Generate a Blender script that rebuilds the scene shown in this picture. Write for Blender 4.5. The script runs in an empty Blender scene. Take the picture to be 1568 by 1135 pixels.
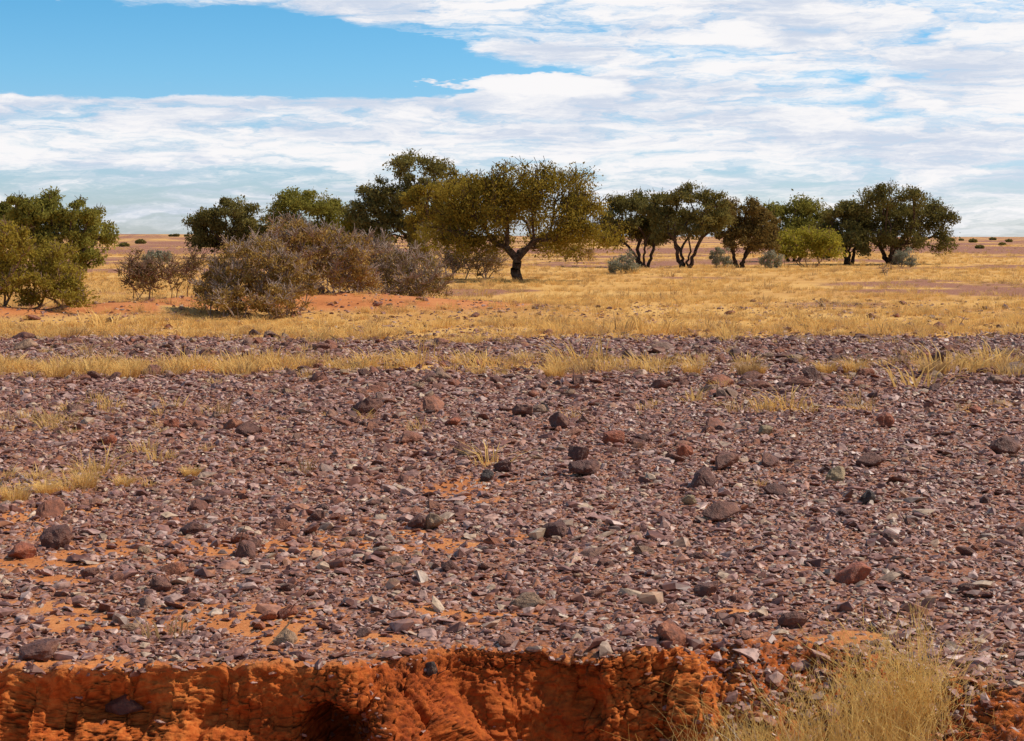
import bpy, math, random
import numpy as np
from mathutils import Vector
random.seed(3); rng=np.random.default_rng(11)
sc=bpy.context.scene
sc.view_settings.view_transform='Standard'; sc.view_settings.look='None'; sc.view_settings.exposure=0
EYE=2.2; F=2613.0; HZ=362.0
def ground_pt(px,py):
    d=EYE*F/(py-HZ); return (px-784)/F*d, d
# ---------------------------------------------------------------- noise
def h3(ix,iy,iz,seed):
    h=(ix.astype(np.int64)*374761393+iy.astype(np.int64)*668265263+iz.astype(np.int64)*2147483647+seed*974634777)&0xFFFFFFFF
    h=((h^(h>>13))*1274126177)&0xFFFFFFFF
    h=((h^(h>>15))*2246822519)&0xFFFFFFFF
    h=h^(h>>16)
    return (h&0xFFFFFF)/float(0xFFFFFF)
def vnoise(x,y,z,seed=0):
    x0=np.floor(x);y0=np.floor(y);z0=np.floor(z)
    fx=x-x0;fy=y-y0;fz=z-z0
    fx=fx*fx*(3-2*fx);fy=fy*fy*(3-2*fy);fz=fz*fz*(3-2*fz)
    r=0
    for a in (0,1):
        for b in (0,1):
            for c in (0,1):
                r=r+h3(x0+a,y0+b,z0+c,seed)*(fx if a else 1-fx)*(fy if b else 1-fy)*(fz if c else 1-fz)
    return r
def fbm(x,y,z=None,s=1.0,oct=4,seed=0,rough=0.5):
    if z is None: z=np.zeros_like(x)
    x=x*s+17.3;y=y*s+5.1;z=z*s+9.7
    t=0;a=1;n=0
    for i in range(oct):
        t=t+a*vnoise(x,y,z,seed+i*13);n+=a;a*=rough;x=x*2.03+3.1;y=y*2.03+1.7;z=z*2.03
    return t/n
def cellcrack(x,y,z,s,seed=0):
    x=x*s;y=y*s;z=z*s
    x0=np.floor(x);y0=np.floor(y);z0=np.floor(z)
    f1=np.full(x.shape,9.0);f2=np.full(x.shape,9.0)
    for a in (-1,0,1):
        for b in (-1,0,1):
            for c in (-1,0,1):
                cx=x0+a;cy=y0+b;cz=z0+c
                d=np.sqrt((cx+h3(cx,cy,cz,seed)-x)**2+(cy+h3(cx,cy,cz,seed+1)-y)**2+(cz+h3(cx,cy,cz,seed+2)-z)**2)
                f2=np.where(d<f1,f1,np.minimum(f2,d)); f1=np.minimum(f1,d)
    return f2-f1,f1
def ss(x,a,b):
    t=np.clip((x-a)/(b-a),0,1); return t*t*(3-2*t)
# ---------------------------------------------------------------- mesh helper
def mesh_np(name,verts,faces,n,smooth=False,attrs=None,mats=None,midx=None):
    me=bpy.data.meshes.new(name)
    verts=np.asarray(verts,dtype=np.float32)
    me.vertices.add(len(verts)); me.vertices.foreach_set('co',verts.ravel())
    loops=np.concatenate([np.asarray(f).ravel() for f in faces]).astype(np.int32)
    tot=np.concatenate([np.full(len(f),f.shape[1]) for f in faces]).astype(np.int32)
    start=np.concatenate([[0],np.cumsum(tot)[:-1]]).astype(np.int32)
    me.loops.add(len(loops)); me.loops.foreach_set('vertex_index',loops)
    me.polygons.add(len(tot)); me.polygons.foreach_set('loop_start',start)
    try: me.polygons.foreach_set('loop_total',tot)
    except Exception: pass
    for m in (mats or []): me.materials.append(m)
    if midx is not None: me.polygons.foreach_set('material_index',np.asarray(midx,dtype=np.int32))
    me.polygons.foreach_set('use_smooth',np.full(len(tot),smooth))
    me.update(calc_edges=True)
    for k,v in (attrs or {}).items():
        a=me.attributes.new(k,'FLOAT','POINT'); a.data.foreach_set('value',np.asarray(v,dtype=np.float32).ravel())
    me.validate()
    return me
def link(me,name,loc=(0,0,0)):
    o=bpy.data.objects.new(name,me); o.location=loc; sc.collection.objects.link(o); return o
# ---------------------------------------------------------------- material helpers
def newmat(name):
    m=bpy.data.materials.new(name); m.use_nodes=True; nt=m.node_tree; nt.nodes.clear()
    out=nt.nodes.new('ShaderNodeOutputMaterial'); return m,nt,out
class NT:
    def __init__(s,nt): s.nt=nt
    def n(s,t,**kw):
        nd=s.nt.nodes.new(t)
        for k,v in kw.items(): setattr(nd,k,v)
        return nd
    def set(s,inp,v):
        if isinstance(v,bpy.types.NodeSocket): s.nt.links.new(v,inp)
        elif v is not None: inp.default_value=v
    def m(s,op,a,b=None,c=None,clamp=False):
        nd=s.n('ShaderNodeMath',operation=op,use_clamp=clamp)
        s.set(nd.inputs[0],a)
        if b is not None: s.set(nd.inputs[1],b)
        if c is not None: s.set(nd.inputs[2],c)
        return nd.outputs[0]
    def sm(s,v,a,b,lo=0.0,hi=1.0):
        nd=s.n('ShaderNodeMapRange',interpolation_type='SMOOTHSTEP')
        s.set(nd.inputs[0],v); nd.inputs[1].default_value=a; nd.inputs[2].default_value=b
        nd.inputs[3].default_value=lo; nd.inputs[4].default_value=hi
        return nd.outputs[0]
    def mix(s,f,a,b,blend='MIX'):
        nd=s.n('ShaderNodeMix',data_type='RGBA',blend_type=blend)
        s.set(nd.inputs[0],f)
        s.set(nd.inputs[6],a if isinstance(a,bpy.types.NodeSocket) else (*a,1))
        s.set(nd.inputs[7],b if isinstance(b,bpy.types.NodeSocket) else (*b,1))
        return nd.outputs[2]
    def noise(s,vec,scale,detail=4,rough=0.55,dist=0.0):
        nd=s.n('ShaderNodeTexNoise'); s.set(nd.inputs['Vector'],vec)
        nd.inputs['Scale'].default_value=scale;nd.inputs['Detail'].default_value=detail
        nd.inputs['Roughness'].default_value=rough;nd.inputs['Distortion'].default_value=dist
        return nd
    def ramp(s,f,stops,interp='LINEAR'):
        nd=s.n('ShaderNodeValToRGB'); s.set(nd.inputs[0],f); cr=nd.color_ramp; cr.interpolation=interp
        while len(cr.elements)<len(stops): cr.elements.new(0.5)
        for e,(p,c) in zip(cr.elements,stops): e.position=p; e.color=(*c,1)
        return nd.outputs[0]
    def attr(s,name):
        nd=s.n('ShaderNodeAttribute'); nd.attribute_name=name; return nd.outputs['Fac']
# ---------------------------------------------------------------- ground masks (metres)
def blobs(x,y,L):
    r=np.zeros_like(x)
    for (cx,cy,rx,ry,a) in L: r=np.maximum(r,a*np.exp(-(((x-cx)/rx)**2+((y-cy)/ry)**2)))
    return r
def grass_mask(x,y):
    n=fbm(x,y,s=0.5,oct=4,seed=5); n2=fbm(x,y,s=1.7,oct=3,seed=9); nb=fbm(x,y,s=0.09,oct=4,seed=15); nl=fbm(x,y,s=0.02,oct=3,seed=25)
    d=y+5*(n-0.5)+6*(nb-0.5)
    g=ss(d,35.6,38.5)
    right=ss(x,5,13)
    g=g*(1-0.85*right*ss(nb,0.42,0.56)*(1-ss(y,60,75)))
    g=g*(1-0.75*ss(nb,0.48,0.58)*ss(y,52,65))
    g=g*(1-0.85*ss(nl,0.45,0.55)*ss(y,130,180))
    A=np.exp(-((y-28.3-2.5*(nb-0.5))/1.3)**2)*ss(n,0.42,0.58)
    A=A*(0.8+0.3*ss(-x,4,7)-0.35*ss(x,0.5,2))
    A2=np.exp(-((y-32)/1.2)**2)*ss(n,0.58,0.68)*ss(x,1,6)*0.6
    B=np.exp(-((y-21.8)/0.45)**2)*ss(n2,0.46,0.6)*np.maximum(ss(x,1.2,2.2),ss(-x,2.4,3.2))*0.8
    C=blobs(x,y,[(-4.7,15.0,0.9,0.5,1),(-3.6,15.7,0.9,0.35,.9),(-2.95,15.8,.25,.25,.8),(-5.6,19.5,1.3,0.6,.6),(-2.6,20.3,0.6,.3,.5),(-3.5,17.2,.8,.3,.4)])*ss(n2,0.36,0.56)
    return np.clip(np.maximum.reduce([g,A,A2,B,C]),0,1)
def bare_mask(x,y):
    n=fbm(x,y,s=0.9,oct=4,seed=41); n2=fbm(x,y,s=5,oct=3,seed=47)
    b=ss(n+0.5*(n2-0.5)+.02*ss(-x,-.5,2.5)*(1-ss(y,15,19)),0.57,0.74)*(0.75-0.4*ss(x,-1,1.5)*(1-ss(y,20,24)))*(1-0.7*ss(y,16,19))
    s=blobs(x,y,[(-1.9,14.8,.45,.18,1),(-1.1,13,.3,.13,1),(0,9.95,.4,.10,1),(-2.5,9.6,.6,.11,1),(-2.9,10.9,.5,.2,.95),(1.82,9.35,.32,.2,1.1),(1.25,10,.2,.10,1),(-.5,14.6,.35,.12,.7),(-1.5,11.6,.4,.08,.6)])
    s=ss(s+1.3*(n2-0.5),0.42,0.75)
    return np.clip(np.maximum(b,s),0,1)
# ---------------------------------------------------------------- terrain sheet
NC=1000
u=np.linspace(-1,1,NC); uu=0.38*u+0.62*u**3
ex=[-30,-8,-4,-2.64,-1.97,-1.29,-0.8,-0.62,-0.28,0.2,0.49,0.8,1.06,1.57,1.95,2.3,2.8,4,8,30]
ed=[9,8.9,8.65,8.68,8.76,8.78,8.80,9.0,9.18,9.12,9.0,9.1,9.28,9.3,8.95,8.45,8.2,8.3,8.8,9]
def edge(x): return np.interp(x,ex,ed)+0.20*(fbm(x,x*0+3,s=1.3,oct=4,seed=3)-0.5)+0.09*(fbm(x,x*0+8,s=6,oct=4,seed=4)-0.5)
wx=[-30,-8,-4,-1.5,-0.95,-0.62,-0.4,-0.22,0.0,0.6,0.8,1.0,1.5,2.0,2.5,4,30]
wd=[.5,.5,.50,.50,.45,1.5,1.3,.5,.22,.22,.5,1.3,2.2,2.2,1.0,.8,.5]
def run(x): return np.interp(x,wx,wd)*(0.85+0.3*fbm(x,x*0+2,s=2.2,oct=3,seed=8))
rows=[]
for v in np.linspace(-40,3,12): rows.append(('floor',v))
for v in np.linspace(3.3,6.4,18): rows.append(('floor',v))
NF=230
for t in np.linspace(1,0,NF): rows.append(('face',t))
for v in 9+np.linspace(0.015,3,140): rows.append(('plain',v))
v=12.02; q=1.018
while v<7000: rows.append(('plain',v)); v*=q; q=min(1.03,q+0.00003)
NR=len(rows)
X=np.zeros((NR,NC));Y=np.zeros((NR,NC));Z=np.zeros((NR,NC));FACE=np.zeros((NR,NC));RAMP=np.zeros((NR,NC))
D=0.85
for j,(k,v) in enumerate(rows):
    if k=='plain':
        W=9+max(0,v-9)*1.25
        x=uu*W; e=edge(x); y=v+(e-9)*math.exp(-(v-9)/1.6); z=x*0
        f=x*0+math.exp(-(v-9)/0.12)*0.5
    elif k=='face':
        x=uu*9; y=edge(x)-run(x)*v
        p=v*v*(3-2*v)*0.6+0.4*v
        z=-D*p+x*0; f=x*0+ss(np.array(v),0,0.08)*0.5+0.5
    else:
        x=uu*9*(1 if v>3 else 1+(3-v)*0.3); e=edge(uu*9)-run(uu*9)
        t=(v-3.3)/(6.4-3.3)
        y=np.full(NC,float(v)) if t<0 else 3.3+(np.minimum(e-0.03,99)-3.3)*t*0.99
        z=x*0-D; f=x*0+0.8
    X[j]=x;Y[j]=y;Z[j]=z;FACE[j]=f
RAMP=ss(X,0.8,1.2)
Z+= (fbm(X,Y,s=0.25,oct=3,seed=60)-0.5)*0.10*ss(Y,9,14)
Z+= (fbm(X,Y,s=0.03,oct=3,seed=61)-0.5)*0.5*ss(Y,40,90)
Z+= (fbm(X,Y,s=1.5,oct=4,seed=62)-0.5)*0.05*(1-ss(Y,30,60))
Z+= ss(-X/np.maximum(Y,1),-0.3,0.35)*ss(Y,600,2500)*6.0
def mounds(x,y): return blobs(x,y,[(-6.0,50,6.5,3.2,0.55),(-10.5,46.5,3.2,2.0,0.38),(-14.5,44.5,3.4,2,0.4)])
Z+=mounds(X,Y)
Z+=blobs(X,Y,[(2.5,7.7,.5,.35,.25)])
def normals():
    du=np.stack([np.gradient(A,axis=1) for A in (X,Y,Z)],-1); dv=np.stack([np.gradient(A,axis=0) for A in (X,Y,Z)],-1)
    n=np.cross(du,dv); n/=np.maximum(np.linalg.norm(n,axis=-1,keepdims=True),1e-9); return n
N=normals()
s0=12; s1=30+NF+60
sl=slice(s0,s1)
x,y,z=X[sl],Y[sl],Z[sl]; w=np.clip(FACE[sl],0,1)
rp=RAMP[sl]
big_=(fbm(x,y,z,s=1.9,oct=3,seed=70)-0.5)*0.48*(1-.6*rp)
rid=1-np.abs(2*fbm(x,y*.6,z*.4,s=2.6,oct=4,seed=74)-1)
led=np.abs(((z+0.05*fbm(x,y,z,s=5,oct=3,seed=79))*7)%1-.5)*2
lump=big_-0.07*ss(rid,.88,1.0)*(1-.7*rp)+(fbm(x,y,z,s=8,oct=5,seed=71,rough=.62)-0.5)*0.11+(fbm(x,y,z,s=50,oct=3,seed=72)-0.5)*0.035+(led-.5)*.014*(1-rp)
wa=0.10*(fbm(x,y,z,s=9,oct=4,seed=80,rough=.65)-.5); wb=0.10*(fbm(x,y,z,s=9,oct=4,seed=81,rough=.65)-.5)
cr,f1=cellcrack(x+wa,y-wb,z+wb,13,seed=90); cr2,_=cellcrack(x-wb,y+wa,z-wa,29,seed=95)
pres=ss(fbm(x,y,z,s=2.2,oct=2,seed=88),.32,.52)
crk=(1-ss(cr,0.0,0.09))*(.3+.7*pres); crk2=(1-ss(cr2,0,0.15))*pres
und=np.exp(-((z+.20)/.10)**2)*.07*(1-rp)*ss(fbm(x,y,z*0,s=1.6,oct=2,seed=97),.4,.6)
disp=(lump-0.020*crk-0.007*crk2-und)*w
X[sl]=x+N[sl][...,0]*disp; Y[sl]=y+N[sl][...,1]*disp; Z[sl]=z+N[sl][...,2]*disp
hz_=fbm(X,Y*0,Z,s=9,oct=3,seed=99)-.5
hol=np.exp(-((((X+.87)/.17)**2+((Z+.35)/.14)**2+hz_*.9).clip(0)**2))*(FACE>.6)*(Y>7.2); Y+=hol*.6
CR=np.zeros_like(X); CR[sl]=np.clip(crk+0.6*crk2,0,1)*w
GM=grass_mask(X,Y)*(FACE<0.4); BM=np.maximum(bare_mask(X,Y),np.clip(FACE*1.6,0,1)*(1-0.45*RAMP))
SAND=np.clip(mounds(X,Y)*3.2,0,1)*ss(fbm(X,Y,s=.5,oct=3,seed=33),.25,.42)
GM=GM*(1-SAND); BM=np.maximum(BM,SAND)
idx=np.arange(NR*NC).reshape(NR,NC)
quads=np.stack([idx[:-1,:-1],idx[:-1,1:],idx[1:,1:],idx[1:,:-1]],-1).reshape(-1,4)
m_ground,nt,out=newmat('desert_soil'); T=NT(nt)
geo=T.n('ShaderNodeNewGeometry'); pos=geo.outputs['Position']
bare=T.attr('bare'); grs=T.attr('grass'); face=T.attr('face'); crk_shade=T.attr('crack_shade')
n1=T.noise(pos,1.3,5,.6).outputs['Fac']; n2=T.noise(pos,22,4,.65).outputs['Fac']; n3=T.noise(pos,0.12,5,.6).outputs['Fac']
mixn=T.m('ADD',T.m('MULTIPLY',n1,.5),T.m('MULTIPLY',n2,.5))
soil=T.ramp(mixn,[(.3,(.32,.10,.030)),(.5,(.54,.19,.06)),(.68,(.64,.28,.10))])
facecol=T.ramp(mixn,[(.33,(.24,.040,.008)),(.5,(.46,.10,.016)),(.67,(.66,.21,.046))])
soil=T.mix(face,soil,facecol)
soil=T.mix(T.m('MULTIPLY',crk_shade,.8),soil,(.05,.011,.004))  # shade inside the bank's cracks painted into the soil colour, over the displaced grooves
vor=T.n('ShaderNodeTexVoronoi'); T.set(vor.inputs['Vector'],pos); vor.inputs['Scale'].default_value=34
sep=T.n('ShaderNodeSeparateColor'); T.set(sep.inputs[0],vor.outputs['Color'])
grav=T.ramp(sep.outputs[0],[(0,(.12,.05,.035)),(.35,(.26,.115,.08)),(.6,(.35,.185,.14)),(.85,(.45,.29,.23)),(1,(.48,.23,.11))])
vd=T.sm(vor.outputs['Distance'],.3,.55)
grav=T.mix(T.m('MULTIPLY',vd,.7),grav,(.33,.115,.045))
straw=T.ramp(T.m('ADD',T.m('MULTIPLY',n2,.35),T.m('MULTIPLY',n3,.65)),[(.32,(.44,.185,.052)),(.5,(.66,.36,.105)),(.68,(.74,.45,.15))])
bare_n=T.sm(T.m('ADD',bare,T.m('MULTIPLY',T.m('SUBTRACT',n2,.5),.9)),.35,.6)
base=T.mix(bare_n,grav,soil)
gn=T.sm(T.m('ADD',grs,T.m('MULTIPLY',T.m('SUBTRACT',n2,.5),1.0)),.25,.75)
base=T.mix(gn,base,straw)
bump=T.n('ShaderNodeBump'); bump.inputs['Strength'].default_value=.6; bump.inputs['Distance'].default_value=.02
n4=T.noise(pos,60,4,.7).outputs['Fac']
T.set(bump.inputs['Height'],T.m('ADD',n4,T.m('MULTIPLY',T.m('SUBTRACT',1.0,bare_n),T.m('SUBTRACT',1.0,vor.outputs['Distance']))))
bs=T.n('ShaderNodeBsdfPrincipled'); T.set(bs.inputs['Base Color'],base); bs.inputs['Roughness'].default_value=.9
bs.inputs['Specular IOR Level'].default_value=.15
T.set(bs.inputs['Normal'],bump.outputs[0]); nt.links.new(bs.outputs[0],out.inputs[0])
V=np.stack([X,Y,Z],-1).reshape(-1,3)
gme=mesh_np('ground',V,[quads],4,True,{'bare':BM,'grass':GM,'face':FACE,'crack_shade':CR},[m_ground])
link(gme,'ground')
# ---------------------------------------------------------------- scatter
ctr=lambda A:(A[:-1,:-1]+A[1:,:-1]+A[:-1,1:]+A[1:,1:])/4
cX,cY,cZ=ctr(X),ctr(Y),ctr(Z); cF=ctr(FACE);cB=ctr(BM);cG=ctr(GM);cS=ctr(SAND)
e1=np.stack([X[:-1,1:]-X[:-1,:-1],Y[:-1,1:]-Y[:-1,:-1],Z[:-1,1:]-Z[:-1,:-1]],-1)
e2=np.stack([X[1:,:-1]-X[:-1,:-1],Y[1:,:-1]-Y[:-1,:-1],Z[1:,:-1]-Z[:-1,:-1]],-1)
cr_=np.cross(e1,e2); AREA=np.linalg.norm(cr_,axis=-1); NRM=cr_/np.maximum(AREA[...,None],1e-9)
def scatter(dens):
    lam=(dens*AREA).ravel(); tot=lam.sum(); n=int(tot)
    k=np.searchsorted(np.cumsum(lam),rng.random(n)*tot); k=np.clip(k,0,lam.size-1)
    j,i=np.unravel_index(k,dens.shape); a=rng.random(n)[:,None];b=rng.random(n)[:,None]
    P=np.stack([X[j,i],Y[j,i],Z[j,i]],-1)+e1[j,i]*a+e2[j,i]*b
    return P,NRM[j,i],j,i
def zat(x,y):
    m=(np.abs(cY-y)<max(.3,y*.03)); jj,ii=np.where(m); k=np.argmin((cX[jj,ii]-x)**2+(cY[jj,ii]-y)**2); return float(cZ[jj[k],ii[k]])
def instancer(name,P,R,S,I,meshes):
    col=bpy.data.collections.new(name+'_parts')
    for k,me in enumerate(meshes):
        o=bpy.data.objects.new('%s_part_%02d'%(name,k),me); col.objects.link(o)
    me=bpy.data.meshes.new(name); me.vertices.add(len(P)); me.vertices.foreach_set('co',P.astype(np.float32).ravel())
    for nm,A,ty in (('rot',R,'FLOAT_VECTOR'),('scl',S,'FLOAT_VECTOR')):
        a=me.attributes.new(nm,ty,'POINT'); a.data.foreach_set('vector',A.astype(np.float32).ravel())
    a=me.attributes.new('pick','INT','POINT'); a.data.foreach_set('value',I.astype(np.int32))
    o=link(me,name)
    ng=bpy.data.node_groups.new(name+'_nodes','GeometryNodeTree')
    ng.interface.new_socket('Geometry',in_out='INPUT',socket_type='NodeSocketGeometry')
    ng.interface.new_socket('Geometry',in_out='OUTPUT',socket_type='NodeSocketGeometry')
    gi=ng.nodes.new('NodeGroupInput');go=ng.nodes.new('NodeGroupOutput')
    ip=ng.nodes.new('GeometryNodeInstanceOnPoints'); ci=ng.nodes.new('GeometryNodeCollectionInfo')
    ci.inputs['Collection'].default_value=col; ci.inputs['Separate Children'].default_value=True
    def na(nm,t):
        n=ng.nodes.new('GeometryNodeInputNamedAttribute'); n.data_type=t; n.inputs['Name'].default_value=nm; return [s for s in n.outputs if s.enabled and s.name=='Attribute'][0]
    er=ng.nodes.new('FunctionNodeEulerToRotation')
    L=ng.links.new
    L(gi.outputs[0],ip.inputs['Points']);L(ci.outputs[0],ip.inputs['Instance']);ip.inputs['Pick Instance'].default_value=True
    L(na('pick','INT'),ip.inputs['Instance Index']);L(na('rot','FLOAT_VECTOR'),er.inputs[0]);L(er.outputs[0],ip.inputs['Rotation'])
    L(na('scl','FLOAT_VECTOR'),ip.inputs['Scale']);L(ip.outputs[0],go.inputs[0])
    md=o.modifiers.new('scatter','NODES'); md.node_group=ng
    return o
import bmesh
def stone_mesh(name,npts,flat,mat,detail=False,seed=0):
    r=np.random.default_rng(seed); bm=bmesh.new()
    p=r.normal(size=(npts,3)); p/=np.linalg.norm(p,axis=1)[:,None]; p*=(0.75+0.35*r.random((npts,1)))
    p[:,1]*=0.6+0.35*r.random(); p[:,2]*=flat; p[:,2]+= 0.15*flat*p[:,0]
    for q in p: bm.verts.new(q)
    res=bmesh.ops.convex_hull(bm,input=bm.verts); 
    bmesh.ops.delete(bm,geom=[v for v in bm.verts if not v.link_faces],context='VERTS')
    if detail:
        bmesh.ops.bevel(bm,geom=bm.edges[:],offset=0.06,segments=1,affect='EDGES')
        bmesh.ops.triangulate(bm,faces=bm.faces[:])
        bmesh.ops.subdivide_edges(bm,edges=bm.edges[:],cuts=2,use_grid_fill=True)
        co=np.array([v.co[:] for v in bm.verts])
        d=(fbm(co[:,0],co[:,1],co[:,2],s=3.0,oct=4,seed=seed)-0.5)*0.34
        nn=co/np.maximum(np.linalg.norm(co,axis=1)[:,None],.01)
        for v,dd,q in zip(bm.verts,d,nn): v.co+=Vector(q*dd*np.array([1,1,flat]))
    me=bpy.data.meshes.new(name); bm.to_mesh(me); bm.free(); me.materials.append(mat); return me
def stone_mat(name,stops,rough=.5,fine=True):
    m,nt,out=newmat(name);T=NT(nt); oi=T.n('ShaderNodeObjectInfo'); tc=T.n('ShaderNodeTexCoord')
    c=T.ramp(oi.outputs['Random'],stops); n=T.noise(tc.outputs['Object'],2.0,3,.65).outputs['Fac']
    c=T.mix(T.sm(n,.34,.6),T.mix(.55,c,(.06,.025,.018)),c)
    c=T.mix(T.sm(n,.56,.72,0,.3),c,(.52,.25,.12))
    bs=T.n('ShaderNodeBsdfPrincipled');T.set(bs.inputs['Base Color'],c);bs.inputs['Roughness'].default_value=rough
    bs.inputs['Specular IOR Level'].default_value=.4
    if fine:
        b=T.n('ShaderNodeBump'); b.inputs['Strength'].default_value=.5;b.inputs['Distance'].default_value=.12
        T.set(b.inputs['Height'],T.noise(tc.outputs['Object'],5,5,.7).outputs['Fac'])
        T.set(bs.inputs['Normal'],b.outputs[0])
    nt.links.new(bs.outputs[0],out.inputs[0]);return m
m_st=stone_mat('gibber_stone',[(0,(.11,.04,.028)),(.16,(.20,.075,.045)),(.34,(.30,.13,.09)),(.55,(.40,.21,.16)),(.70,(.52,.34,.27)),(.80,(.38,.125,.048)),(.90,(.56,.39,.25)),(1,(.22,.13,.10))],.48,False)
stones=[stone_mesh('gibber_%d'%k,int(10+k%4*3),[.28,.36,.42,.5,.30,.45,.36][k%7],m_st,seed=100+k) for k in range(14)]
infr=(np.abs(cX)<0.32*cY+1.0)
fall=np.interp(cY,[0,9,13,18,26,30,37,40,60],[980,960,700,420,230,185,165,60,0])
patch=.8+.35*ss(fbm(cX,cY,s=1.6,oct=3,seed=611),.35,.55)
fine_=np.clip(blobs(cX,cY,[(1.5,18,4.5,3.5,1),(5,15,3,2.5,.8)]),0,1)
dens=fall*infr*(1-0.85*cB)*(1-0.75*cG)*patch*(1+.4*fine_)
fy=(cF>0.55); ramp_=ss(cX,0.75,1.15)
dens=np.where(fy,infr*(10+ramp_*750*ss(fbm(cX,cY,s=2,oct=3,seed=77),.30,.5)*(cZ>-.5)),dens)*(cY>6.0)
but=np.exp(-((cX+0.68)/.16)**2)*fy*90; dens=dens+but*infr*(cY>7)
dens=np.where((cF>0.2)&(cF<0.75),560*infr*ss(fbm(cX,cY,s=2.5,oct=3,seed=78),.2,.45),dens)
P,Nn,j,i=scatter(dens); n=len(P)
size=0.0180*np.exp(rng.normal(0,.48,n))*np.interp(P[:,1],[0,9,20,28,37],[1,1,1.35,1.8,2.0])
size=size*(1-.15*fine_[j,i])
size=np.where(rng.random(n)<0.03,size*1.9,size); size=np.clip(size,.008,.1)
P[:,2]+=size*0.15
R=np.stack([rng.normal(0,.26,n),rng.normal(0,.26,n),rng.random(n)*6.283],-1)
S=np.stack([size*(.85+.5*rng.random(n)),size*(.8+.4*rng.random(n)),size*(.7+.7*rng.random(n))],-1)
instancer('gibber_stones',P,R,S,rng.integers(0,14,n),stones)
m_rk=stone_mat('rock_brown',[(0,(.12,.05,.033)),(.3,(.22,.08,.045)),(.6,(.38,.12,.05)),(.8,(.27,.14,.09)),(1,(.44,.27,.14))],.6)
big=[stone_mesh('rock_%d'%k,16+k,[.5,.6,.75,.45,.65][k%5],m_rk,True,seed=300+k) for k in range(8)]
dens=infr*np.interp(cY,[0,8.8,12,20,40,60],[0,3.6,3.6,3.0,2.2,0])*ss(fbm(cX,cY,s=.35,oct=3,seed=201),.35,.6)*2*(1-.8*cG)*(cF<.4)*(1-.5*fine_)
P,Nn,j,i=scatter(dens);n=len(P); size=np.clip(0.052*np.exp(rng.normal(0,.42,n)),.03,.16)*np.interp(P[:,1],[9,20,30],[.9,1.25,1.6])
P[:,2]+=size*.2
instancer('scattered_rocks',P,np.stack([rng.normal(0,.25,n),rng.normal(0,.25,n),rng.random(n)*6.28],-1),np.stack([size*(1+.4*rng.random(n)),size,size*(.7+.5*rng.random(n))],-1),rng.integers(0,8,n),big)
RK=[(692,655,30,1),(802,641,36,0),(772,631,24,0),(832,634,20,3),(560,637,46,0),(940,685,36,1),(985,682,28,0),(1048,704,34,1),(1112,722,48,0),(1076,748,46,0),(1190,763,38,0),(1283,740,34,2),(1335,718,42,0),(745,735,22,3),(772,721,36,0),(885,707,36,0),(895,730,50,0),(705,698,30,0),(1106,803,56,0),(1327,776,26,3),(1310,896,54,1),(1083,915,38,0),(1487,912,32,0),(655,1004,30,3),(50,1014,64,0),(188,1016,52,0),(134,888,32,0),(82,842,52,0),(388,845,28,0),(30,858,40,1),(375,673,42,0),(262,661,26,1),(165,683,26,1),(1545,696,44,0),(1495,632,22,1),(1355,655,32,1),(1172,667,24,2),(855,658,38,0),(1055,776,26,2),(485,802,30,0),(845,830,44,0),(1297,795,24,0),(440,950,34,1),(242,908,38,0),(1215,965,42,0),(640,815,36,0),(290,820,34,0),(690,880,30,0)]
cols=[[(0,(.13,.05,.035)),(1,(.22,.085,.05))],[(0,(.42,.11,.045)),(1,(.34,.10,.045))],[(0,(.46,.32,.16)),(1,(.42,.28,.14))],[(0,(.05,.04,.035)),(1,(.09,.065,.05))]]
rkm=[stone_mat('rock_%s'%nm,c,.6) for nm,c in zip(('dark','red','tan','black'),cols)]
for k,(px,py,w_,c) in enumerate(RK):
    x,y=ground_pt(px,py); hw=w_*y/F/2; me=stone_mesh('rock',15+k%7,[.6,.7,.55,.8][k%4],rkm[c],True,seed=500+k)
    o=link(me,'rock',(x,y+hw*.6,zat(x,y)+hw*.45)); o.scale=(hw*1.2,hw*1.2,hw*(1.7 if c==3 else 1.25)); o.rotation_euler=(random.uniform(-.2,.2),random.uniform(-.2,.2),random.uniform(-.5,.5))
# ---------------------------------------------------------------- grass
def leafmat(name,a,b,trans=.3,rough=.7,tcol=None,noisy=True):
    m,nt,out=newmat(name);T=NT(nt); t=T.attr('tint'); oi=T.n('ShaderNodeObjectInfo')
    f=T.m('ADD',T.m('MULTIPLY',t,.75),T.m('MULTIPLY',oi.outputs['Random'],.25)) if noisy else t
    c=T.mix(f,a,b)
    d=T.n('ShaderNodeBsdfDiffuse');T.set(d.inputs[0],c); tr=T.n('ShaderNodeBsdfTranslucent');T.set(tr.inputs[0],T.mix(.5,c,tcol or b))
    mx=T.n('ShaderNodeMixShader');mx.inputs[0].default_value=trans;nt.links.new(d.outputs[0],mx.inputs[1]);nt.links.new(tr.outputs[0],mx.inputs[2])
    nt.links.new(mx.outputs[0],out.inputs[0]);return m
m_gr=leafmat('dry_grass',(.58,.32,.09),(.88,.60,.22),.35)
m_gr2=leafmat('dry_grass_brown',(.36,.20,.08),(.6,.40,.18),.3)
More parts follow.
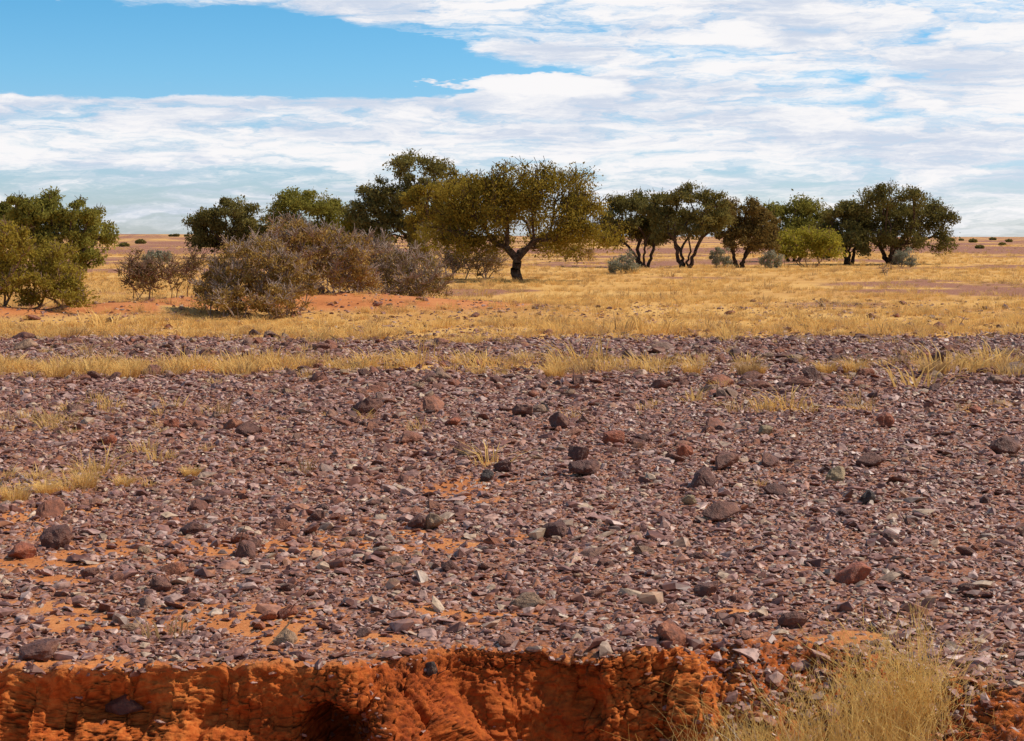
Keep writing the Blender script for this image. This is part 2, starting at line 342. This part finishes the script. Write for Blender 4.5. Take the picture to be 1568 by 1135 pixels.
def tuft(name,nb,h,rad,wid,mat,seed,lean=.5):
    r=np.random.default_rng(seed); V=[];Q=[];t=[]
    for k in range(nb):
        a=r.random()*6.283; rr=rad*math.sqrt(r.random())*.5; b=np.array([math.cos(a)*rr,math.sin(a)*rr,-.02])
        a2=a+r.normal(0,.6); L=h*(.5+.6*r.random()); ln=lean*(.2+r.random()); dr=np.array([math.cos(a2),math.sin(a2),0])
        sd=np.array([-math.sin(a2+r.normal(0,.8)),math.cos(a2),0])*wid*.5
        p1=b+dr*L*ln*.35+np.array([0,0,L*.55]); p2=b+dr*L*ln*1.0+np.array([0,0,L*(1-.25*ln)])
        s=len(V); V+=[b-sd,b+sd,p1+sd*.8,p1-sd*.8,p2+sd*.25,p2-sd*.25]; Q+=[[s,s+1,s+2,s+3],[s+3,s+2,s+4,s+5]]
        tt=r.random(); t+=[tt*.6]*2+[tt]*2+[min(1,tt+.25)]*2
    return mesh_np(name,V,[np.array(Q)],4,False,{'tint':t},[mat])
tm=[tuft('tuft_%d'%k,34,.2+.03*(k%3),.26,.009,m_gr if k%5 else m_gr2,700+k,.7+.25*(k%2)) for k in range(8)]
infg=(np.abs(cX)<0.33*cY+2)
dens=cG*infg*np.interp(cY,[0,12,22,34,40,60,80,110,160,300,420,430],[22,22,18,12,8,5,3,1.2,.5,.12,.06,0])*(.25+1.5*ss(fbm(cX,cY,s=.35,oct=4,seed=333),.4,.62))
dens+=infg*np.interp(cY,[0,12,25,40,60,61],[0,.01,.05,.5,.3,0])*(cF<.3)
P,Nn,j,i=scatter(dens);n=len(P)
s=np.exp(rng.normal(0,.35,n))*np.interp(P[:,1],[0,20,27,32,38,45,80,160,400],[.5,.55,.85,.75,.7,.6,.65,.9,1.3])
s=np.where(rng.random(n)<.05,s*1.5,s)
instancer('dry_grass',P,np.stack([rng.normal(0,.1,n),rng.normal(0,.1,n),rng.random(n)*6.28],-1),np.stack([s*1.3,s*1.3,s],-1),rng.integers(0,8,n),tm)
for (px,py,w_) in [(1145,574,46),(1060,573,40),(1310,572,50),(1432,574,52),(85,578,60),(850,576,40),(1160,573,30),(195,577,50),(1265,572,40),(22,768,56),(292,728,32),(130,745,50),(70,755,40),(190,742,36)]:
    x,y=ground_pt(px,py);r_=w_*y/F/2
    me=tuft('grass_tussock',240,r_*1.3,r_*1.3,.009 if py<600 else .005,m_gr2 if px in (1432,1145) else m_gr,py+px,.9); link(me,'grass_tussock',(x,y,zat(x,y)))
def stems(name,bx,by,bz,n,hmin,hmax,wid,mat,spread,lean,seed,biasx=0):
    r=np.random.default_rng(seed);V=[];Q=[];t=[]
    for k in range(n):
        c=r.integers(0,len(bx)); b=np.array([bx[c]+r.normal(0,spread),by[c]+r.normal(0,spread*.7),bz[c]])
        a=r.random()*6.283; L=r.uniform(hmin,hmax)*(.7+.6*((c*37)%10)/10); ln=abs(r.normal(0,lean)); dr=np.array([math.cos(a)+biasx,math.sin(a),0])
        sd=np.array([1,.3*r.normal(),0]); sd/=np.linalg.norm(sd); sd*=wid*.5; tt=r.random(); s=len(V); m=6
        kink=r.normal(0,.07,(m+1,3))*L*.3
        for q in range(m+1):
            f=q/m; p=b+dr*L*ln*f*f+np.array([0,0,L*f*(1-.35*ln*f)])+kink[q]*f; ww=(1-.75*f)
            V+=[p-sd*ww,p+sd*ww]; t+=[min(1,tt*.8+.2*f)]*2
            if q: Q.append([s+2*q-2,s+2*q-1,s+2*q+1,s+2*q])
        for _ in range(4):
            f=r.uniform(.35,.95); p=b+dr*L*ln*f*f+np.array([0,0,L*f*(1-.35*ln*f)]); dd=np.array([r.normal(),r.normal(),abs(r.normal())+.4]); dd/=np.linalg.norm(dd); e=p+dd*L*.17
            s=len(V); V+=[p-sd*.5,p+sd*.5,e+sd*.2,e-sd*.2]; Q.append([s,s+1,s+2,s+3]); t+=[tt]*4
    return mesh_np(name,V,[np.array(Q)],4,False,{'tint':t},[mat])
m_fg=leafmat('straw_grass',(.66,.37,.08),(.95,.72,.28),.3)
m_tw=leafmat('pale_twigs',(.45,.32,.18),(.78,.66,.48),.1)
bx=[.88,.98,1.12,1.3,1.47,1.62,1.25,1.45,1.75,1.15,1.88,1.98,1.05]; by=[7.75,7.9,8.15,7.9,8.2,8.0,8.35,7.7,8.35,7.6,8.1,8.3,8.3]
o=link(stems('straw',bx,by,[zat(a,b)-.03 for a,b in zip(bx,by)],2100,.24,.62,.0045,m_fg,.09,.75,5),'dry_grass_clump')
bx=[.6,.75,.95,1.1,1.25]; by=[7.55,7.6,7.8,8.0,7.7]
link(stems('twigs',bx,by,[zat(a,b)-.03 for a,b in zip(bx,by)],150,.4,.8,.0058,m_tw,.09,.8,6,-.3),'dry_twig_shrub')
# ---------------------------------------------------------------- trees
def bark(name,c1,c2):
    m,nt,out=newmat(name);T=NT(nt);g=T.n('ShaderNodeNewGeometry'); n=T.noise(g.outputs['Position'],6,3,.7).outputs['Fac']
    bs=T.n('ShaderNodeBsdfDiffuse');T.set(bs.inputs[0],T.mix(T.sm(n,.35,.65),c1,c2))
    nt.links.new(bs.outputs[0],out.inputs[0]);return m
bk_dark=bark('bark_dark',(.045,.028,.02),(.13,.085,.058)); bk_grey=bark('bark_grey',(.26,.18,.13),(.48,.36,.28)); bk_red=bark('bark_twig',(.20,.11,.065),(.38,.25,.16))
LM={'olive':leafmat('leaf_olive',(.095,.070,.012),(.38,.265,.045),.33,tcol=(.46,.33,.04)),
 'dark':leafmat('leaf_dark',(.075,.066,.023),(.27,.225,.07),.3,tcol=(.34,.27,.055)),
 'green':leafmat('leaf_green',(.09,.085,.018),(.33,.29,.065),.33,tcol=(.42,.37,.06)),
 'brown':leafmat('leaf_brown',(.11,.07,.02),(.33,.22,.075),.3,tcol=(.36,.25,.06)),
 'mustard':leafmat('leaf_mustard',(.20,.14,.02),(.46,.34,.06),.35,tcol=(.5,.38,.05)),
 'lime':leafmat('leaf_lime',(.22,.18,.022),(.52,.43,.06),.35,tcol=(.55,.47,.06)),
 'grey':leafmat('leaf_grey',(.17,.16,.10),(.40,.38,.25),.2,tcol=(.35,.35,.22)),
 'twig':leafmat('leaf_twig',(.26,.15,.04),(.54,.35,.11),.3,tcol=(.5,.32,.08))}
def plant(name,px,py,lobes,leafm,bkm,nclump=70,nleaf=12000,leaf=.1,fork=.3,trunk_r=.2,multi=1,spread=.1,clr=.09,twigs=4,twigL=1.0,seed=0,droop=.3,tipr=.012,dist=None,shell=.45,lowcut=-.55,depth=.85,base_spread=.15):
    r=np.random.default_rng(seed)
    x0,y0=ground_pt(px,py)
    if dist: y0=dist; x0=(px-784)/F*dist
    M=y0/F
    L=[((cx-px)*M,(py-cy)*M,rx*M,rz*M) for cx,cy,rx,rz in lobes]
    W=max(a+b for a,_,b,_ in L)-min(a-b for a,_,b,_ in L); H=max(c+d for _,c,_,d in L)
    area=np.array([rx*rz for _,_,rx,rz in L]); cnt=np.maximum(3,(nclump*area/area.sum())).astype(int)
    C=[]
    for (cx,cz,rx,rz),k in zip(L,cnt):
        oy=r.normal(0,.12)*W if len(L)>1 else 0
        tries=0;acc=[]
        while len(acc)<k and tries<k*30:
            tries+=1; v=r.normal(size=3);v/=np.linalg.norm(v)
            if v[2]<lowcut: continue
            q=v*(shell+(1-shell)*r.random()**.6)
            p=np.array([cx+q[0]*rx,oy+q[1]*rx*depth,cz+q[2]*rz])
            if p[2]<.12*H and fork>0.08: continue
            p[2]=max(p[2],.08*H)
            if all(np.linalg.norm((p-a)) > .55*clr*W for a in acc[-40:]): acc.append(p)
        C+=acc
    C=np.array(C)
    nodes=[];par=[];pl=[];ok=[]
    for mI in range(multi):
        a=r.random()*6.28 if multi<3 else mI*6.28/multi+r.random(); rad=spread*W*base_spread*(multi>1)*2; b=np.array([math.cos(a)*rad*(1+r.random()),math.sin(a)*rad,-.15])
        top=np.array([b[0]*1.0+ (math.cos(a)*spread*W if multi>1 else r.normal(0,.03)*W),b[1]+(math.sin(a)*spread*W if multi>1 else 0),fork*H*(1+.2*r.normal()*(multi>1))])
        ns=7; prev=-1
        for q in range(ns+1):
            f=q/ns; p=b*(1-f)+top*f+np.array([r.normal(0,.010),r.normal(0,.010),0])*H*(0<q); nodes.append(p);par.append(prev);pl.append(0 if prev<0 else pl[prev]+np.linalg.norm(p-nodes[prev]));prev=len(nodes)-1; ok.append(q>=ns-1-(fork<.15)*2)
    ctr0=np.array([0,0,fork*H]); order=np.argsort(np.linalg.norm(C-ctr0,axis=1)); step=.05*W+.05
    for ci in order:
        c=C[ci]; A=np.array(nodes); cost=np.linalg.norm(A-c,axis=1)+.42*np.array(pl)+np.where(np.array(ok),0,1e6)+1.2*np.maximum(0,A[:,2]-c[2])
        k=int(np.argmin(cost)); p0=A[k]; dd=np.linalg.norm(c-p0); ns=max(2,int(dd/step)); prev=k
        for q in range(1,ns+1):
            f=q/ns; p=p0*(1-f)+c*f; p=p+np.array([0,0,1])*dd*.16*math.sin(math.pi*f)+r.normal(0,.05,3)*step*2*(q<ns)
            nodes.append(p);par.append(prev);pl.append(pl[prev]+np.linalg.norm(p-nodes[prev]));prev=len(nodes)-1;ok.append(True)
        cend=prev; R_=clr*W
        for _ in range(twigs):
            v=r.normal(size=3);v[2]=abs(v[2])*.7;v+= (c-ctr0)/max(.1,np.linalg.norm(c-ctr0))*.8; v/=np.linalg.norm(v); ll=R_*twigL*r.uniform(.5,1.2);prev=cend
            for q in (1,2):
                p=nodes[cend]+v*ll*q/2+r.normal(0,.12,3)*ll*.5; nodes.append(p);par.append(prev);pl.append(pl[prev]+ll/2);prev=len(nodes)-1;ok.append(False)
    A=np.array(nodes);par=np.array(par);rr=np.zeros(len(A));pw=1.9
    for k in range(len(A)-1,-1,-1):
        if rr[k]==0: rr[k]=1.0
        if par[k]>=0: rr[par[k]]+=rr[k]
    mx=rr.max(); rr=tipr+(trunk_r-tipr)*((rr-1)/(mx-1))**(1/pw)*1.0
    rt=np.where(A[:,2]<.12*H,1+.35*(1-np.clip(A[:,2]/(.12*H),0,1)),1); rr=rr*rt
    e=np.where(par>=0)[0]; a=A[par[e]];b=A[e]; ra=np.minimum(rr[par[e]],rr[e]*1.35);rb=rr[e]
    t=b-a; ln=np.linalg.norm(t,axis=1)[:,None]; t/=np.maximum(ln,1e-6); b=b+t*rb[:,None]*.4
    up=np.where(np.abs(t[:,2:3])>.9,np.array([[1.,0,0]]),np.array([[0,0,1.]])); s1_=np.cross(t,up);s1_/=np.linalg.norm(s1_,axis=1)[:,None];s2_=np.cross(t,s1_)
    K=6; ang=np.arange(K)/K*2*np.pi; ring=lambda c,rad:(c[:,None,:]+rad[:,None,None]*(np.cos(ang)[None,:,None]*s1_[:,None,:]+np.sin(ang)[None,:,None]*s2_[:,None,:]))
    VB=np.concatenate([ring(a,ra),ring(b,rb)],1).reshape(-1,3); base=(np.arange(len(e))*2*K)[:,None]; kk=np.arange(K)
    QB=np.stack([base+kk,base+(kk+1)%K,base+K+(kk+1)%K,base+K+kk],-1).reshape(-1,4)
    cw=r.uniform(.3,1.6,len(C)); cidx=r.choice(len(C),nleaf,p=cw/cw.sum()); rad=(clr*W*r.uniform(.6,1.35,len(C)))[cidx][:,None]
    v=r.normal(size=(nleaf,3)); v/=np.linalg.norm(v,axis=1)[:,None]; q=v*(r.random((nleaf,1))**.42)*rad*np.array([1.15,1.15,.75])
    q+= (fbm(q[:,0]+C[cidx][:,0],q[:,1]+C[cidx][:,1],q[:,2]+C[cidx][:,2],s=3.0/max(.3,clr*W),oct=2,seed=seed)[:,None]-.5)*rad*1.3*v
    lp=C[cidx]+q; lp[:,2]-=droop*rad[:,0]*r.random(nleaf)**2*1.2; lp[:,2]=np.maximum(lp[:,2],.05)
    d1=r.normal(size=(nleaf,3));d1[:,2]-=droop*2.0;d1/=np.linalg.norm(d1,axis=1)[:,None]
    d2=np.cross(d1,r.normal(size=(nleaf,3)));d2/=np.linalg.norm(d2,axis=1)[:,None]; sz=(leaf*np.exp(r.normal(0,.3,nleaf)))[:,None]
    VL=np.stack([lp-d1*sz*.5,lp+d2*sz*.27,lp+d1*sz*.5,lp-d2*sz*.27],1).reshape(-1,3)+0
    o_=len(VB); QL=(np.arange(nleaf*4).reshape(-1,4))+o_
    ct=r.random(len(C)); tl=np.clip(ct[cidx]*.55+r.random(nleaf)*.35+.1*(lp[:,2]/H),0,1)
    tint=np.concatenate([np.zeros(len(VB)),np.repeat(tl,4)])
    me=mesh_np(name,np.concatenate([VB,VL]),[np.concatenate([QB,QL])],4,False,{'tint':tint},[bkm,LM[leafm]],np.concatenate([np.zeros(len(QB)),np.ones(len(QL))]))
    return link(me,name,(x0,y0,zat(x0,y0)))
plant('acacia_tree',793,432,[(735,315,68,50),(800,286,54,44),(860,310,60,46),(700,345,40,42),(888,345,50,42),(930,362,28,20),(790,325,55,34),(735,370,48,24),(860,375,52,20)],'olive',bk_dark,205,60000,.105,.18,.22,spread=.02,clr=.068,twigs=5,seed=1,droop=.35,shell=.4,lowcut=-.7)
plant('eucalyptus_tree',640,402,[(642,260,46,26),(600,298,36,34),(570,325,42,38),(640,310,48,42),(600,355,58,34),(660,350,45,36)],'dark',bk_dark,130,38000,.19,.3,.24,clr=.08,seed=2,multi=3,spread=.07)
plant('acacia_tree',690,410,[(690,285,38,24),(655,310,36,28),(660,345,38,36),(720,290,34,28),(700,330,40,35)],'olive',bk_dark,90,24000,.15,.3,.17,clr=.09,seed=3,multi=3,spread=.08)
plant('eucalyptus_tree',490,400,[(468,316,50,22),(510,338,44,34),(450,322,36,22),(495,368,60,30),(450,352,38,30)],'green',bk_dark,95,30000,.19,.25,.16,clr=.09,seed=4,multi=3,spread=.08)
plant('acacia_tree',355,396,[(360,323,38,18),(322,350,34,28),(388,346,36,28),(350,362,62,26),(312,375,22,16)],'dark',bk_dark,95,28000,.21,.2,.2,clr=.085,seed=5,multi=3,spread=.07)
plant('wattle_bush',535,402,[(530,365,26,28)],'lime',bk_red,26,7000,.16,.2,.08,clr=.17,seed=6,multi=3)
plant('eucalyptus_tree',95,428,[(100,325,54,30),(55,325,42,28),(125,360,40,38),(80,372,65,38),(138,400,26,24),(50,355,48,38)],'green',bk_dark,140,46000,.13,.14,.17,clr=.08,seed=7,multi=3,spread=.08)
plant('eucalyptus_tree',-8,425,[(0,335,32,28),(-15,360,40,35)],'green',bk_dark,45,14000,.13,.25,.15,clr=.12,seed=8)
plant('mulga_shrub',30,490,[(20,388,38,30),(60,420,46,34),(15,445,65,40),(85,450,44,34),(-30,420,50,50),(122,475,24,14)],'mustard',bk_red,160,34000,.065,.05,.04,clr=.065,twigs=6,seed=9,multi=12,spread=.3,tipr=.007,shell=.2,lowcut=-.95)
plant('bare_shrub',250,475,[(240,438,56,34),(222,435,34,32),(285,430,36,34)],'brown',bk_red,120,4200,.055,.04,.02,clr=.075,twigs=10,twigL=1.4,seed=10,multi=14,spread=.3,tipr=.007,shell=.1,lowcut=-.9)
plant('thorny_shrub',385,488,[(370,420,66,44),(340,445,50,42),(440,438,52,42),(410,396,66,27),(390,462,98,24)],'twig',bk_grey,230,28000,.06,.04,.025,clr=.055,twigs=10,twigL=1.5,seed=11,multi=22,spread=.32,tipr=.008,shell=.2,lowcut=-.95)
plant('thorny_shrub',485,476,[(475,409,56,38),(530,422,54,42),(440,390,54,24),(505,452,78,22)],'twig',bk_grey,170,15000,.065,.04,.025,clr=.06,twigs=10,twigL=1.5,seed=12,multi=18,spread=.32,tipr=.009,shell=.2,lowcut=-.95)
plant('bare_shrub',605,466,[(590,404,60,38),(648,426,46,32),(550,420,54,38),(610,446,84,18)],'brown',bk_grey,200,12000,.065,.04,.025,clr=.06,twigs=11,twigL=1.5,seed=13,multi=20,spread=.32,tipr=.009,shell=.2,lowcut=-.95)
plant('mulga_shrub',660,422,[(655,378,28,32),(640,400,28,20)],'mustard',bk_grey,50,5500,.09,.1,.05,clr=.12,twigs=6,seed=14,multi=5,spread=.2)
plant('bare_shrub',715,428,[(705,400,34,26),(748,402,30,24)],'brown',bk_grey,80,3200,.08,.05,.035,clr=.09,twigs=9,twigL=1.4,seed=15,multi=10,spread=.3,tipr=.012,shell=.1,lowcut=-.9)
plant('saltbush',240,412,[(240,397,20,14)],'grey',bk_grey,25,2800,.11,.05,.04,clr=.15,seed=16,multi=5)
plant('acacia_tree',985,409,[(970,314,44,20),(948,335,28,26),(1005,342,34,32),(970,360,48,28)],'dark',bk_dark,95,29000,.15,.22,.13,clr=.09,seed=20,multi=4,spread=.10)
plant('acacia_tree',1050,411,[(1060,305,42,20),(1022,322,32,28),(1088,328,34,30),(1055,350,56,32)],'dark',bk_dark,100,29000,.14,.2,.13,clr=.085,seed=21,multi=4,spread=.10)
plant('acacia_tree',1132,409,[(1135,320,40,18),(1118,345,38,30),(1158,348,34,32),(1140,370,48,24)],'brown',bk_dark,95,26000,.14,.18,.12,clr=.09,seed=22,multi=4,spread=.09)
plant('eucalyptus_tree',1215,401,[(1215,316,44,14),(1188,338,30,28),(1248,338,32,30),(1210,362,58,30)],'green',bk_dark,85,26000,.18,.22,.14,clr=.09,seed=23,multi=3,spread=.09)
plant('wattle_bush',1240,409,[(1240,364,42,18),(1212,380,28,20),(1265,380,28,20)],'lime',bk_red,60,18000,.12,.12,.06,clr=.10,seed=24,multi=6,spread=.12)
plant('eucalyptus_tree',1300,404,[(1295,326,36,20),(1300,352,38,34),(1285,378,36,22)],'dark',bk_dark,70,23000,.17,.22,.14,clr=.11,seed=25,multi=3,spread=.08)
plant('acacia_tree',1368,404,[(1362,302,48,22),(1328,320,30,26),(1412,322,42,24),(1335,362,50,32),(1405,362,54,34),(1438,332,24,18),(1370,340,50,34)],'dark',bk_dark,160,44000,.15,.14,.22,clr=.068,seed=26,multi=3,spread=.06)
for k,(px,py,rx,rz) in enumerate([(954,421,25,18),(1105,411,17,17),(1180,411,18,13),(1386,408,17,15)]):
    plant('saltbush',px,py,[(px,py-rz,rx,rz)],'grey',bk_grey,28,4500,.085,.05,.04,clr=.14,seed=40+k,multi=6,spread=.2,lowcut=-.8)
plant('bare_shrub',1357,427,[(1357,417,10,9)],'brown',bk_grey,14,60,.08,.05,.02,clr=.2,twigs=5,seed=50,multi=4,tipr=.008)
plant('bare_shrub',885,400,[(885,388,30,12)],'twig',bk_grey,30,2500,.12,.05,.04,clr=.1,twigs=5,seed=51,multi=6,spread=.3)
P_=[(270,366,3.0),(262,366,2.2),(285,366,2),(880,373,2.5),(1490,372,1.5),(1455,370,1.8),(1472,369,1.3),(1520,368,2.0),(1545,371,1.3),(1535,376,.9),(1500,381,.8),(215,374,1.5),(190,378,1.2),(700,374,4),(730,373,3),(640,372,4),(560,372,4),(590,372,4),(1000,372,3)]
VV=[];QQ=[];tt=[]
for px,py,s_ in P_:
    y=min(1400,EYE*F/(py-HZ)); x=(px-784)/F*y; r=rng; nl=500; v=r.normal(size=(nl,3));v/=np.linalg.norm(v,axis=1)[:,None]
    c=np.array([x,y,zat(x,y)+s_*.35])+v*(r.random((nl,1))**.4)*np.array([s_,s_,s_*.45]); ls=.25*min(1,s_/2); d1=r.normal(size=(nl,3))*ls;d2=r.normal(size=(nl,3))*ls
    s=sum(len(a) for a in VV); VV.append(np.stack([c-d1,c+d2,c+d1,c-d2],1).reshape(-1,3)); QQ.append(np.arange(nl*4).reshape(-1,4)+s); tt.append(np.repeat(r.random(nl),4))
link(mesh_np('distant_scrub',np.concatenate(VV),[np.concatenate(QQ)],4,False,{'tint':np.concatenate(tt)},[LM['dark']]),'distant_scrub')
# ---------------------------------------------------------------- sun + sky
el=math.radians(50); az=math.radians(76)
sd=Vector((math.cos(el)*math.sin(az),math.cos(el)*math.cos(az),math.sin(el)))
sun=bpy.data.lights.new('sun','SUN');sun.energy=4.6;sun.angle=math.radians(.8);sun.color=(1,.93,.83)
so=bpy.data.objects.new('sun',sun);so.rotation_euler=(-sd).to_track_quat('-Z','Y').to_euler();so.location=(30,10,40);sc.collection.objects.link(so)
wd_=bpy.data.worlds.new('World');sc.world=wd_;wd_.use_nodes=True;nt=wd_.node_tree;nt.nodes.clear();T=NT(nt)
out=T.n('ShaderNodeOutputWorld')
sky=T.n('ShaderNodeTexSky');sky.sky_type='NISHITA';sky.sun_disc=False;sky.sun_elevation=el;sky.sun_rotation=az;sky.air_density=1.0;sky.dust_density=.3;sky.ozone_density=1.5
tc=T.n('ShaderNodeTexCoord');sx=T.n('ShaderNodeSeparateXYZ');T.set(sx.inputs[0],tc.outputs['Generated'])
AZ=T.m('ARCTAN2',sx.outputs[0],sx.outputs[1]);EL=sx.outputs[2]
def vec(a,b,c=0.0):
    n=T.n('ShaderNodeCombineXYZ');T.set(n.inputs[0],a);T.set(n.inputs[1],b);T.set(n.inputs[2],c);return n.outputs[0]
wn=T.noise(vec(T.m('MULTIPLY',AZ,14.0),T.m('MULTIPLY',EL,60.0),3.0),1,5,.62).outputs['Color']
ws=T.n('ShaderNodeSeparateColor');T.set(ws.inputs[0],wn)
AW=T.m('ADD',AZ,T.m('MULTIPLY',T.m('SUBTRACT',ws.outputs[0],.5),.12)); EW=T.m('ADD',EL,T.m('MULTIPLY',T.m('SUBTRACT',ws.outputs[1],.5),.018))
N1=T.noise(vec(T.m('MULTIPLY',AW,9.0),T.m('MULTIPLY',EW,62.0),1.0),1,7,.62,.2).outputs['Fac']
N2=T.noise(vec(T.m('MULTIPLY',AW,26.0),T.m('MULTIPLY',EW,150.0),8.0),1,6,.64,.2).outputs['Fac']
N3=T.noise(vec(T.m('MULTIPLY',AZ,8.0),T.m('MULTIPLY',EL,34.0),5.0),1,6,.6,.5).outputs['Fac']
above=T.sm(EW,.079,.084)
line=T.m('SUBTRACT',.137,T.m('MULTIPLY',T.m('ADD',AW,.128),.227))
below=T.sm(T.m('SUBTRACT',line,EW),-.006,.014)
left=T.sm(AW,.10,.02)
hole=T.m('MULTIPLY',T.m('MULTIPLY',above,below),left)
topw=T.m('MULTIPLY',T.sm(EW,.125,.136),T.sm(EW,.16,.145))
hole=T.m('MULTIPLY',hole,T.m('SUBTRACT',1.0,T.m('MULTIPLY',topw,.5)))
low=T.sm(EW,.046,.036)
lowright=T.m('MULTIPLY',low,T.sm(AZ,-.05,.12))
cov=T.m('SUBTRACT',.66,T.m('MULTIPLY',hole,.31))
cov=T.m('SUBTRACT',cov,T.m('MULTIPLY',low,.10))
cov=T.m('ADD',cov,T.m('MULTIPLY',lowright,.06))
ea=T.m('DIVIDE',T.m('SUBTRACT',AW,.018),.060);ee=T.m('DIVIDE',T.m('SUBTRACT',EW,.0875),.009)
rr_=T.m('ADD',T.m('MULTIPLY',ea,ea),T.m('MULTIPLY',ee,ee)); lens=T.sm(rr_,1.15,.5)
cov=T.m('ADD',cov,T.m('MULTIPLY',lens,.5))
cov=T.m('SUBTRACT',cov,T.m('MULTIPLY',T.sm(EL,.16,.35),.28))
NN=T.m('ADD',T.m('MULTIPLY',N1,.55),T.m('MULTIPLY',N2,.45))
alpha=T.sm(T.m('ADD',NN,cov),.98,1.19)
alpha=T.m('MULTIPLY',alpha,T.sm(EL,-.01,.012,.5,1.0))
shade=T.sm(T.m('ADD',T.m('MULTIPLY',N3,.55),T.m('MULTIPLY',N2,.45)),.39,.58)
shade=T.m('MAXIMUM',shade,lens)
cc=T.mix(shade,(.64,.71,.84),(.98,.965,.975))
b1=T.n('ShaderNodeBackground');b2=T.n('ShaderNodeBackground')
tint=T.ramp(T.m('MULTIPLY',EL,3.0),[(0,(.74,.88,1.22)),(.12,(.68,.90,1.28)),(.28,(.50,.92,1.25)),(.42,(.38,.88,1.18)),(1,(1.0,.98,.95))])
T.set(b1.inputs[0],T.mix(1.0,sky.outputs[0],tint,'MULTIPLY'));b1.inputs[1].default_value=.11
T.set(b2.inputs[0],cc);b2.inputs[1].default_value=.98
mx=T.n('ShaderNodeMixShader');T.set(mx.inputs[0],alpha);nt.links.new(b1.outputs[0],mx.inputs[1]);nt.links.new(b2.outputs[0],mx.inputs[2]);nt.links.new(mx.outputs[0],out.inputs[0])
# ---------------------------------------------------------------- camera
cam=bpy.data.cameras.new('camera');cam.sensor_width=36;cam.lens=36*F/1568;cam.shift_y=-(567.5-HZ)/1568;cam.clip_end=12000;cam.clip_start=.05
co=bpy.data.objects.new('camera',cam);co.location=(0,0,EYE);co.rotation_euler=(math.radians(90),0,0);sc.collection.objects.link(co);sc.camera=co
